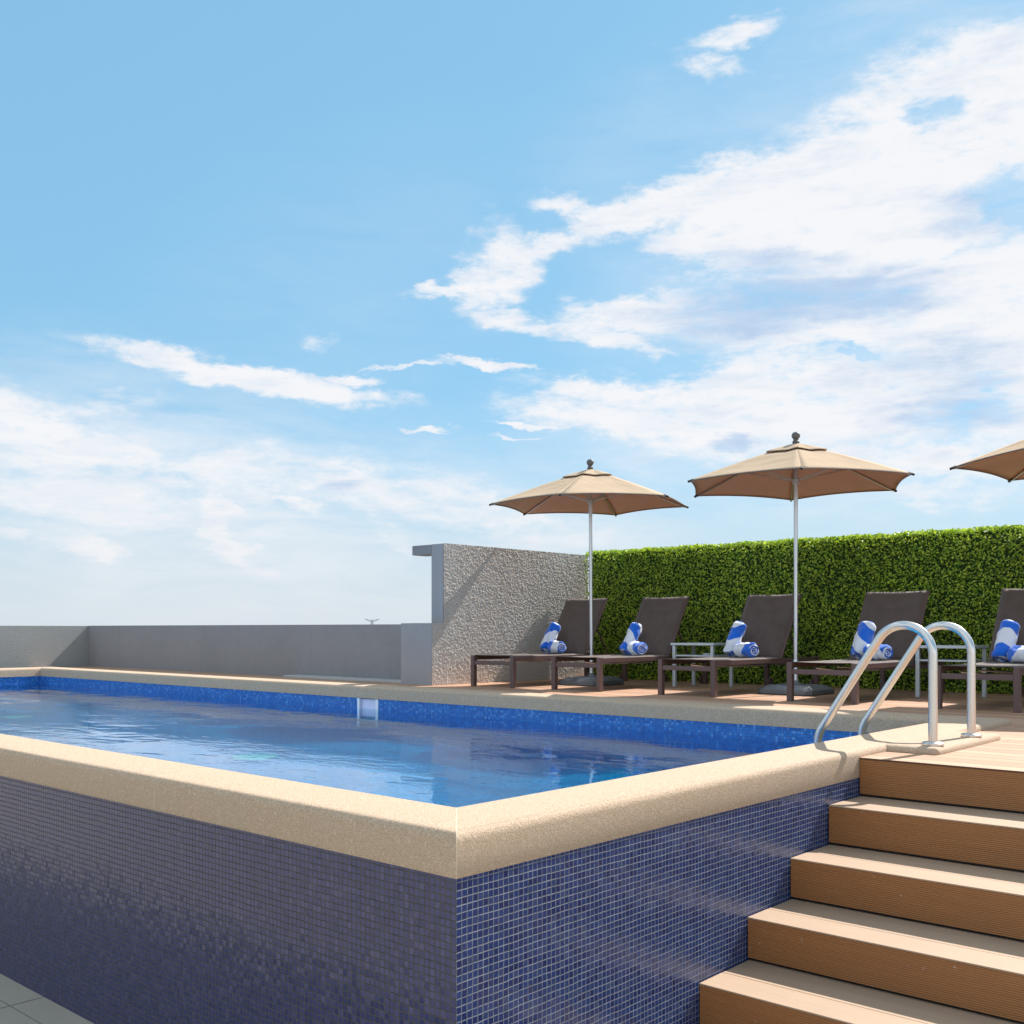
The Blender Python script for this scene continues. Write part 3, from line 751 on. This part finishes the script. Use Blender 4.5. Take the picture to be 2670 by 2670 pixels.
PY = 6.36
o = MB().box(-15.5, WX - 0.56, PY, PY + 0.16, ZD - 0.3, 1.838).build('parapet_wall', M['render_grey'], bevel=0.004)
tag(o, 'long low grey parapet wall in shade behind the pool', 'wall')
o = MB().box(-15.68, -15.50, -7, PY + 0.16, -0.2, 1.836).build('parapet_wall', M['render_green'], bevel=0.004)
tag(o, 'low grey-green textured parapet wall in sun at the far left end', 'wall')
o = MB().box(-9.4, WX - 0.50, PY - 0.26, PY - 0.005, ZD + 0.001, ZD + 0.035).build('kerb', M['concrete'], bevel=0.006)
tag(o, 'low pale concrete kerb along the foot of the shaded parapet', 'kerb')

# ------------------------------------------------------------------ hedge
HY = 8.80; HX0, HX1, HZ0, HZ1 = WX + 0.09, 3.4, ZD, 2.80
hd = empty('hedge_wall', ((HX0+HX1)/2, HY + 0.1, ZD))
tag(hd, 'long clipped boxwood hedge wall behind the sun loungers', 'hedge')
hox, hoy = (HX0+HX1)/2, HY + 0.1
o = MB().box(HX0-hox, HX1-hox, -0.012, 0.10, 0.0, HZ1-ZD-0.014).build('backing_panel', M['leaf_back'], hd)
def leaves():
    n_f = 66000; n_t = 15000
    X = rng.uniform(HX0, HX1, n_f); Z = rng.uniform(HZ0 - 0.0, HZ1, n_f)
    dep = -0.03 + rng.random(n_f)*0.055
    bulge = 0.012*np.sin(X*5.1 + Z*3.0) + 0.012*np.sin(X*12.7 - Z*9.0)
    Y = HY + dep - bulge
    Xt = rng.uniform(HX0, HX1, n_t); Yt = HY + rng.uniform(-0.01, 0.19, n_t); Zt = HZ1 - 0.028 + rng.random(n_t)**1.6*0.045 + 0.006*np.sin(Xt*9) + 0.004*np.sin(Xt*23)
    P = np.concatenate([np.stack([X, Y, Z], 1), np.stack([Xt, Yt, Zt], 1)])
    N = len(P)
    # leaf normal leans towards the viewer side and upwards
    nrm = rng.normal(0, 0.62, (N, 3)) + np.array([0.0, -0.95, 0.55]); nrm /= np.linalg.norm(nrm, axis=1)[:, None]
    up = rng.normal(0, 1, (N, 3)); ax = np.cross(nrm, up); ax /= np.linalg.norm(ax, axis=1)[:, None]
    ay = np.cross(nrm, ax)
    L = rng.uniform(0.011, 0.0185, N)[:, None]; Wd = L*rng.uniform(0.5, 0.72, N)[:, None]
    fold = nrm*L*0.18
    a = P - ax*L; b = P + ax*L; c_ = P + ay*Wd + fold; d_ = P - ay*Wd + fold
    V = np.stack([a, c_, b, d_], 1)
    V[:, :, 0] -= hox; V[:, :, 1] -= hoy; V[:, :, 2] -= ZD
    V[:, :, 2] = np.maximum(V[:, :, 2], 0.002)
    base = (np.arange(N)*4)[:, None]
    F_ = np.concatenate([base + np.array([[0, 1, 2]]), base + np.array([[0, 2, 3]])], 1).reshape(-1, 3)
    me = bpy.data.meshes.new('foliage')
    me.vertices.add(N*4); me.vertices.foreach_set('co', V.astype(np.float32).ravel())
    me.loops.add(F_.size); me.loops.foreach_set('vertex_index', F_.ravel().astype(np.int32))
    me.polygons.add(len(F_)); me.polygons.foreach_set('loop_start', np.arange(0, F_.size, 3, dtype=np.int32))
    try: me.polygons.foreach_set('loop_total', np.full(len(F_), 3, dtype=np.int32))
    except Exception: pass
    me.update(calc_edges=True); me.validate()
    me.materials.append(M['leaf'])
    o = bpy.data.objects.new('foliage', me); COL.objects.link(o); o.parent = hd
leaves()

# ------------------------------------------------------------------ sun loungers
LW = 0.655
def make_lounger():
    r_ = empty('sun_lounger', (0, 0, 0))
    hw = LW/2; lt = 0.05
    fw = M['frame']
    for sx in (-1, 1):
        for y0, y1 in ((0.0, 0.052), (2.10, 2.15)):
            MB().box(sx*hw - (lt if sx > 0 else 0), sx*hw + (lt if sx < 0 else 0), y0, y1, 0, 0.352).build('leg', fw, r_, bevel=0.003)
        x0 = sx*hw - (0.03 if sx > 0 else 0); x1 = x0 + 0.03
        MB().box(x0, x1, 0.0525, 2.0995, 0.300, 0.348).build('side_rail', fw, r_, bevel=0.003)
    MB().box(-hw + lt + 0.0005, hw - lt - 0.0005, 0.008, 0.040, 0.246, 0.292).build('cross_bar', fw, r_, bevel=0.003)
    MB().box(-hw + lt + 0.0005, hw - lt - 0.0005, 2.108, 2.14, 0.246, 0.292).build('cross_bar', fw, r_, bevel=0.003)
    MB().box(-hw + 0.031, hw - 0.031, 1.33, 1.365, 0.300, 0.335).build('cross_bar', fw, r_, bevel=0.003)
    MB().tube([(-hw+0.031, 0.55, 0.285), (-0.1, 0.56, 0.270), (hw-0.031, 0.55, 0.285)], 0.009, 8).build('tension_rod', M['alu'], r_, smooth=True)
    MB().tube([(-hw+0.031, 1.0, 0.285), (0.1, 1.01, 0.272), (hw-0.031, 1.0, 0.285)], 0.009, 8).build('tension_rod', M['alu'], r_, smooth=True)
    # seat sling: sags a little between the rails, wraps over the front
    nx, ny = 13, 24; v = []
    for i in range(nx):
        u = -1 + 2*i/(nx-1); x_ = u*(hw - 0.012)
        for j in range(ny):
            w_ = j/(ny-1); y_ = 0.02 + w_*1.31
            sag = 0.014*(1-u*u)*math.sin(math.pi*min(1, w_*1.0 + 0.12))
            edge = 0.012*(1 if abs(u) == 1 else 0)
            v.append((x_, y_, 0.3565 - sag - edge))
    s_ = grid_obj('seat_sling', M['sling'], np.array(v), nx, ny, r_)
    md = s_.modifiers.new('solid', 'SOLIDIFY'); md.thickness = 0.004; md.offset = 0
    # backrest: flat sling between two inclined rails
    y0, z0, y1, z1 = 1.325, 0.345, 1.745, 1.025
    d_ = Vector((0, y1-y0, z1-z0)); dn = d_.normalized(); bn_ = Vector((0, -dn.z, dn.y))
    v = []; nx, ny = 13, 20
    for i in range(nx):
        u = -1 + 2*i/(nx-1)
        for j in range(ny):
            w_ = j/(ny-1); p = Vector((u*(hw-0.022), y0, z0)) + d_*w_
            dip = 0.006*(1-u*u)*(0.5+0.5*math.sin(math.pi*w_))
            if j == ny-1: dip = 0.003*(1-u*u)
            p = p + bn_*(0.014 - dip)
            if j == ny-1: p = p + Vector((0, 0, -0.006*(1-u*u)))
            v.append(tuple(p))
    bk = grid_obj('backrest', M['sling'], np.array(v), nx, ny, r_)
    md = bk.modifiers.new('solid', 'SOLIDIFY'); md.thickness = 0.004; md.offset = 0
    fb_ = MB()
    for sx in (-1, 1):
        a = Vector((sx*(hw-0.022), y0, z0)); fb_.obar(a, a + d_, 0.026, 0.026, (0, -1, 0.3))
    a = Vector((-hw+0.035, y1 - dn.y*0.02, z1 - dn.z*0.02)) - bn_*0.012; fb_.obar(a, (hw-0.035, a.y, a.z), 0.022, 0.022)
    fb_.build('backrest_frame', fw, bk, bevel=0.003)
    pr = MB()
    for sx in (-1, 1):
        pr.obar((sx*0.20, 1.60, 0.76), (sx*0.20, 1.93, 0.315), 0.018, 0.012, (0, 1, 0))
    pr.obar((-0.2, 1.93, 0.315), (0.2, 1.93, 0.315), 0.018, 0.018)
    pr.build('back_prop', fw, r_)
    for sx in (-1, 1):
        wv = MB().tube([(sx*(hw-0.085), 2.125, 0.05), (sx*(hw-0.055), 2.125, 0.05)], 0.048, 20)
        wv.build('wheel', M['frame'], r_, smooth=True)
    return r_
L0 = make_lounger()
LX = [(-5.765, 6.31), (-4.645, 6.41), (-3.285, 6.42), (-1.885, 6.41), (-0.575, 6.42)]
LLAB = ['brown sling sun lounger nearest the roughcast wall, leftmost of the row',
        'brown sling sun lounger between the leftmost umbrella and the first side table',
        'brown sling sun lounger between the left side table and the middle umbrella pole',
        'brown sling sun lounger partly hidden behind the pool ladder arches',
        'brown sling sun lounger at the right edge, cut off by the frame']
for i, (x_, y_) in enumerate(LX):
    o = L0 if i == 0 else copy_tree(L0)
    o.location = (x_, y_, ZD + 0.001); o.rotation_euler.z = [0, R(0.6), R(-0.8), R(0.4), R(0.3)][i]
    tag(o, LLAB[i], 'sun lounger', 'sun loungers in a row in front of the hedge')

# ------------------------------------------------------------------ rolled towels
def towel_mesh(name, length, rad, seed, bend=0.0):
    """a towel rolled up along z: spiral wound strip with soft rounded ends"""
    rg = random.Random(seed)
    turns = 3.0; nt = 110; nz = 22; inner = 0.012
    vs = []; fs = []
    # outer skin: closed round body with a slightly lumpy section
    n = 44; ring = []
    ph = rg.random()*6
    for j in range(nz):
        w_ = j/(nz-1); zz = w_*length
        e = min(w_, 1-w_)*length; rnd = math.sqrt(max(0.0, 1-(1-min(1, e/0.024))**2))*0.15 + 0.85
        for k in range(n):
            a = 2*math.pi*k/n
            step = 0.016*(((a + 0.35*w_ + ph) % (2*math.pi))/(2*math.pi)) 
            rr_ = (rad - 0.010 + step + 0.004*math.sin(2*a + 4*w_ + ph) + 0.003*math.sin(11*w_ + 3*a + ph) + 0.003*math.sin(19*w_ - 2*a))*rnd*(1.05 - 0.10*w_)
            sq = 1.0 + 0.06*math.cos(2*a + ph)
            vs.append((rr_*sq*math.cos(a) + bend*math.sin(math.pi*w_)*0.5, rr_/sq*math.sin(a), zz))
    for j in range(nz-1):
        for k in range(n): fs.append((j*n+k, j*n+(k+1) % n, (j+1)*n+(k+1) % n, (j+1)*n+k))
    # ends: spiral ridges
    for end in (0, 1):
        zb = 0 if end == 0 else length; sg = -1 if end == 0 else 1
        base = len(vs); rings = 14
        for q_ in range(1, rings):
            rf = 1 - q_/rings
            for k in range(n):
                a = 2*math.pi*k/n; r0 = rad*0.80*rf*(1.05 if end == 0 else 0.95)
                wv = math.sin((rf*turns*2*math.pi) + a*1.0 + ph)
                vs.append((r0*math.cos(a), r0*math.sin(a), zb + sg*(0.011*wv + 0.004 - 0.014*(1-rf))))
        vs.append((0, 0, zb - sg*0.012)); cidx = len(vs)-1
        e0 = (0 if end == 0 else (nz-1)*n)
        for k in range(n):
            fs.append((e0+k, e0+(k+1) % n, base+(k+1) % n, base+k))
        for q_ in range(rings-2):
            for k in range(n): fs.append((base+q_*n+k, base+q_*n+(k+1) % n, base+(q_+1)*n+(k+1) % n, base+(q_+1)*n+k))
        for k in range(n): fs.append((base+(rings-2)*n+k, base+(rings-2)*n+(k+1) % n, cidx))
    return vs, fs
WHERE = ['on the leftmost lounger', 'on the second lounger from the left', 'on the lounger left of the middle umbrella', 'on the lounger behind the ladder', 'on the lounger at the right edge']
protoS = None; protoL = None
stand = []; 
for i, (x_, y_) in enumerate(LX):
    lx = x_ - LW/2
    # upright roll leaning on the backrest
    mbx = MB().add(*towel_mesh('towel', 0.355, 0.080, 10+i, 0.02))
    tw_ = mbx.build('rolled_towel', M['towel'], smooth=True, auto=False)
    spin = [2.4, 0.3, 3.9, 5.2, 1.2][i]
    base = Vector((lx + [0.165, 0.165, 0.165, 0.18, 0.17][i], y_ + 1.13, ZD + 0.392))
    Mx = Matrix.Translation(base) @ Matrix.Rotation(R([5, 6, 3, 4, 5][i]), 4, 'Y') @ Matrix.Rotation(R(-29), 4, 'X') @ Matrix.Rotation(spin, 4, 'Z')
    tw_.matrix_world = Mx
    tag(tw_, 'striped rolled towel standing upright ' + WHERE[i], 'towel', 'rolled towels on the loungers')
    mbx = MB().add(*towel_mesh('towel', 0.26, 0.074, 30+i))
    tl = mbx.build('rolled_towel', M['towel'], smooth=True, auto=False)
    ll = Vector((lx + [0.275, 0.275, 0.27, 0.285, 0.275][i], y_ + [1.12, 1.10, 1.11, 1.12, 1.11][i], ZD + 0.431))
    tl.matrix_world = Matrix.Translation(ll) @ Matrix.Rotation(R([-24, -30, -22, -26, -30][i]), 4, 'Z') @ Matrix.Rotation(R(90), 4, 'Y') @ Matrix.Rotation([0.8, 3.0, 4.6, 1.9, 0.2][i], 4, 'Z')
    tag(tl, 'striped rolled towel lying flat ' + WHERE[i], 'towel', 'rolled towels on the loungers')

# ------------------------------------------------------------------ side tables
def make_table():
    r_ = empty('side_table', (0, 0, 0))
    hw, hd_ = 0.265, 0.22
    MB().box(-hw-0.015, hw+0.015, -hd_-0.015, hd_+0.015, 0.470, 0.495).build('table_top', M['table_top'], r_, bevel=0.004)
    MB().box(-hw+0.022, hw-0.022, -hd_+0.022, hd_-0.022, 0.345, 0.362).build('shelf', M['table_top'], r_, bevel=0.003)
    for sx in (-1, 1):
        for sy in (-1, 1):
            cx_, cy_ = sx*(hw-0.019), sy*(hd_-0.019)
            MB().box(cx_-0.019, cx_+0.019, cy_-0.019, cy_+0.019, 0, 0.4695).build('leg', M['table_metal'], r_, bevel=0.006, seg=3)
    return r_
T0 = make_table(); T1 = copy_tree(T0)
T0.location = (-4.02, 7.93, ZD + 0.001); T1.location = (-1.30, 7.95, ZD + 0.001); T1.rotation_euler.z = R(3)
tag(T0, 'pale grey two-tier side table holding a small dish, left of the middle umbrella', 'side table', 'side tables between the loungers')
tag(T1, 'pale grey two-tier side table seen through the ladder arches', 'side table', 'side tables between the loungers')
ds = MB().lathe([(0.05, 0), (0.062, 0.004), (0.07, 0.018), (0.066, 0.019), (0.056, 0.008), (0.01, 0.006)], (0, 0, 0), 28).build('dish', M['white'], smooth=True, loc=(-3.90, 7.86, ZD + 0.364))
tag(ds, 'small white round dish on the shelf of the left side table', 'dish')

# ------------------------------------------------------------------ umbrellas
def make_umbrella(phi):
    r_ = empty('patio_umbrella', (0, 0, 0))
    RT, ZT, ZA = 1.185, 2.098, 2.50       # tip radius, tip height, top of main canopy at the hub
    def surf(rad, a, sag=True):
        """height of the fabric at radius fraction and angle within a panel (-30..30 deg)"""
        z_ = ZA - (ZA-ZT)*(rad**1.16)
        k_ = math.cos(math.radians(30*a))**0 ; s_ = (1-a*a)
        return z_ - 0.016*s_*math.sin(math.pi*min(1, rad))*0.9
    def panel(mb, r0, r1, lift, nr=14, na=14, scal=0.022, clip=1.0):
        for p in range(6):
            a0 = phi + p*math.pi/3; vs = []; 
            t0 = Vector((math.cos(a0), math.sin(a0), 0)); t1 = Vector((math.cos(a0+math.pi/3), math.sin(a0+math.pi/3), 0))
            for i in range(nr+1):
                f = r0 + (r1-r0)*i/nr
                for j in range(na+1):
                    u = j/na; a = 2*u-1
                    pt = (t0*(1-u) + t1*u)*RT*f
                    pt *= (1 - scal*(1-a*a)*f)
                    z_ = surf(f, a) + lift
                    # taut hem lifts between the tips
                    z_ += 0.020*(1-a*a)*max(0, f-0.75)/0.25
                    z_ += (0.0045*math.sin(11*f + 5*a + p*2.1) + 0.003*math.sin(23*f*(1 + 0.2*a) + p))*(1-a*a)*min(1, 3*(1.001-f))
                    vs.append((pt.x, pt.y, z_))
            fs = []
            for i in range(nr):
                for j in range(na): q0 = i*(na+1)+j; fs.append((q0, q0+1, q0+na+2, q0+na+1))
            mb.add(vs, fs)
    mb = MB(); panel(mb, 0.20, 1.0, 0.0)
    cn = mb.build('canopy', M['fabric'], r_, smooth=True, solid=0.003)
    mb = MB(); panel(mb, 0.035, 0.285, 0.021, nr=5, na=10, scal=0.10)
    mb.build('vent_cap', M['fabric'], cn, smooth=True, solid=0.003)
    hm = MB()
    for p in range(6):
        a0 = phi + p*math.pi/3; pts = []
        t0 = Vector((math.cos(a0), math.sin(a0), 0)); t1 = Vector((math.cos(a0+math.pi/3), math.sin(a0+math.pi/3), 0))
        for j in range(15):
            u = j/14; a = 2*u-1; pt = (t0*(1-u)+t1*u)*RT*(1-0.022*(1-a*a))
            pts.append((pt.x, pt.y, surf(1, a) + 0.020*(1-a*a) - 0.004))
        hm.tube(pts, 0.0045, 6)
    hm.build('hem', M['frame'], cn, smooth=True)
    # pole, hub, runner, finial
    MB().lathe([(0.0205, 0.05), (0.0205, 1.05), (0.0205, 2.50)], n=20).build('pole', M['alu'], r_, smooth=True)
    MB().lathe([(0.026, 0.08), (0.026, 0.34), (0.023, 0.345)], n=20).build('pole_sleeve', M['alu'], r_, smooth=True)
    MB().lathe([(0.032, 2.115), (0.038, 2.12), (0.038, 2.165), (0.030, 2.175)], n=20).build('runner', M['alu'], r_, smooth=True)
    MB().lathe([(0.03, 2.44), (0.04, 2.45), (0.04, 2.49), (0.02, 2.50)], n=20).build('hub', M['alu'], r_, smooth=True)
    fp = [(0.02, 2.515), (0.034, 2.525), (0.036, 2.54), (0.026, 2.552), (0.026, 2.565)]
    for k in range(9):
        a = -math.pi/2*0.75 + (math.pi/2*1.74)*k/8; fp.append((0.042*math.cos(a) + 0.001, 2.600 + 0.040*math.sin(a)))
    MB().lathe(fp, n=22).build('finial', M['finial'], r_, smooth=True)
    for p in range(6):
        a0 = phi + p*math.pi/3; d_ = Vector((math.cos(a0), math.sin(a0), 0))
        def on(f, dz=-0.017): return d_*RT*f + Vector((0, 0, surf(f, 1) + dz))
        rib = MB()
        fsx = [0.03, 0.2, 0.4, 0.6, 0.8, 0.985]
        for a_, b_ in zip(fsx[:-1], fsx[1:]): rib.obar(on(a_), on(b_), 0.011, 0.017)
        rb_ = rib.build('rib', M['alu'], r_)
        stt = MB().obar(d_*0.03 + Vector((0, 0, 2.15)), on(0.50, -0.026), 0.010, 0.013)
        stt.build('strut', M['alu'], rb_)
        MB().obar(on(0.965, -0.006), on(1.012, -0.006), 0.022, 0.022).build('rib_cap', M['dark'], rb_, bevel=0.003)
    # plastic base: squat square with sloping shoulders
    bs = MB()
    def sq(hw, z_, c_=0.05):
        return [(hw-c_, -hw, z_), (hw, -hw+c_, z_), (hw, hw-c_, z_), (hw-c_, hw, z_), (-hw+c_, hw, z_), (-hw, hw-c_, z_), (-hw, -hw+c_, z_), (-hw+c_, -hw, z_)]
    lv = [(0.285, 0.0), (0.295, 0.008), (0.295, 0.045), (0.283, 0.056), (0.279, 0.058), (0.225, 0.088), (0.21, 0.091), (0.06, 0.093)]
    vs = []
    for hw, z_ in lv: vs += sq(hw, z_, 0.05*hw/0.29)
    fs = [tuple(range(7, -1, -1)), tuple((len(lv)-1)*8 + k for k in range(8))]
    for l in range(len(lv)-1):
        for k in range(8): fs.append((l*8+k, l*8+(k+1) % 8, (l+1)*8+(k+1) % 8, (l+1)*8+k))
    bs.add(vs, fs)
    bo = bs.build('umbrella_base', M['base_plastic'], r_, bevel=0.004, seg=2, smooth=False)
    MB().lathe([(0.055, 0.09), (0.055, 0.10), (0.035, 0.115), (0.03, 0.135)], n=20).build('base_collar', M['base_plastic'], bo, smooth=True)
    return r_
ULAB = ['beige hexagonal patio umbrella on the left, next to the roughcast wall',
        'beige hexagonal patio umbrella in the middle, its whole canopy in view',
        'beige hexagonal patio umbrella cut off by the right edge of the view']
U = [(-5.24, 7.465, 4.049), (-2.665, 7.487, 4.174), (0.0, 7.82, R(23))]
for i, (x_, y_, ph) in enumerate(U):
    o = make_umbrella(ph) if i != 1 else make_umbrella(ph)
    o.location = (x_, y_, ZD + 0.001)
    tag(o, ULAB[i], 'umbrella', 'beige patio umbrellas between the loungers')
    if i == 0: o.rotation_euler = (R(1.2)*0.5, R(0.0), 0)

# ------------------------------------------------------------------ far power pylon
def pylon():
    fwd = Vector((-0.669, 0.743, 0)); rgt = Vector((0.743, 0.669, 0))
    Z_ = 640.0; p = Vector((CAMX, CAMY, 0)) + fwd*Z_ + rgt*((970-1335)/2715*Z_)
    r_ = empty('power_pylon', (p.x, p.y, -26), math.atan2(rgt.y, rgt.x))
    tag(r_, 'tiny lattice power pylon top far beyond the parapet', 'pylon')
    tw_ = MB(); H = 33.5
    def w_(z): return 3.4*(1 - z/H)**1.1 + 0.45
    zs = [0, 6, 11, 15, 18.5, 21.5, 24, 26, 28, 30, 32, H]
    for a, b in zip(zs[:-1], zs[1:]):
        for sx, sy in ((1,1),(-1,1),(-1,-1),(1,-1)):
            tw_.obar((sx*w_(a), sy*w_(a), a), (sx*w_(b), sy*w_(b), b), 0.16, 0.16)
        for s_ in (-1, 1):
            tw_.obar((-w_(a), s_*w_(a), a), (w_(b), s_*w_(b), b), 0.1, 0.1); tw_.obar((w_(a), s_*w_(a), a), (-w_(b), s_*w_(b), b), 0.1, 0.1)
    tw_.build('lattice_tower', M['galv'], r_)
    for z_, L_ in ((33.0, 4.6), (29.6, 4.8)):
        ar = MB()
        for s_ in (-1, 1):
            ar.obar((0, 0, z_ - 0.2), (s_*L_, 0, z_ + (0.9 if z_ > 31 else -0.1)), 0.30, 0.30); ar.obar((0, 0, z_ - 1.2), (s_*L_, 0, z_ + (0.9 if z_ > 31 else -0.1)), 0.28, 0.28)
        ar.build('cross_arm', M['galv'], r_)
pylon()
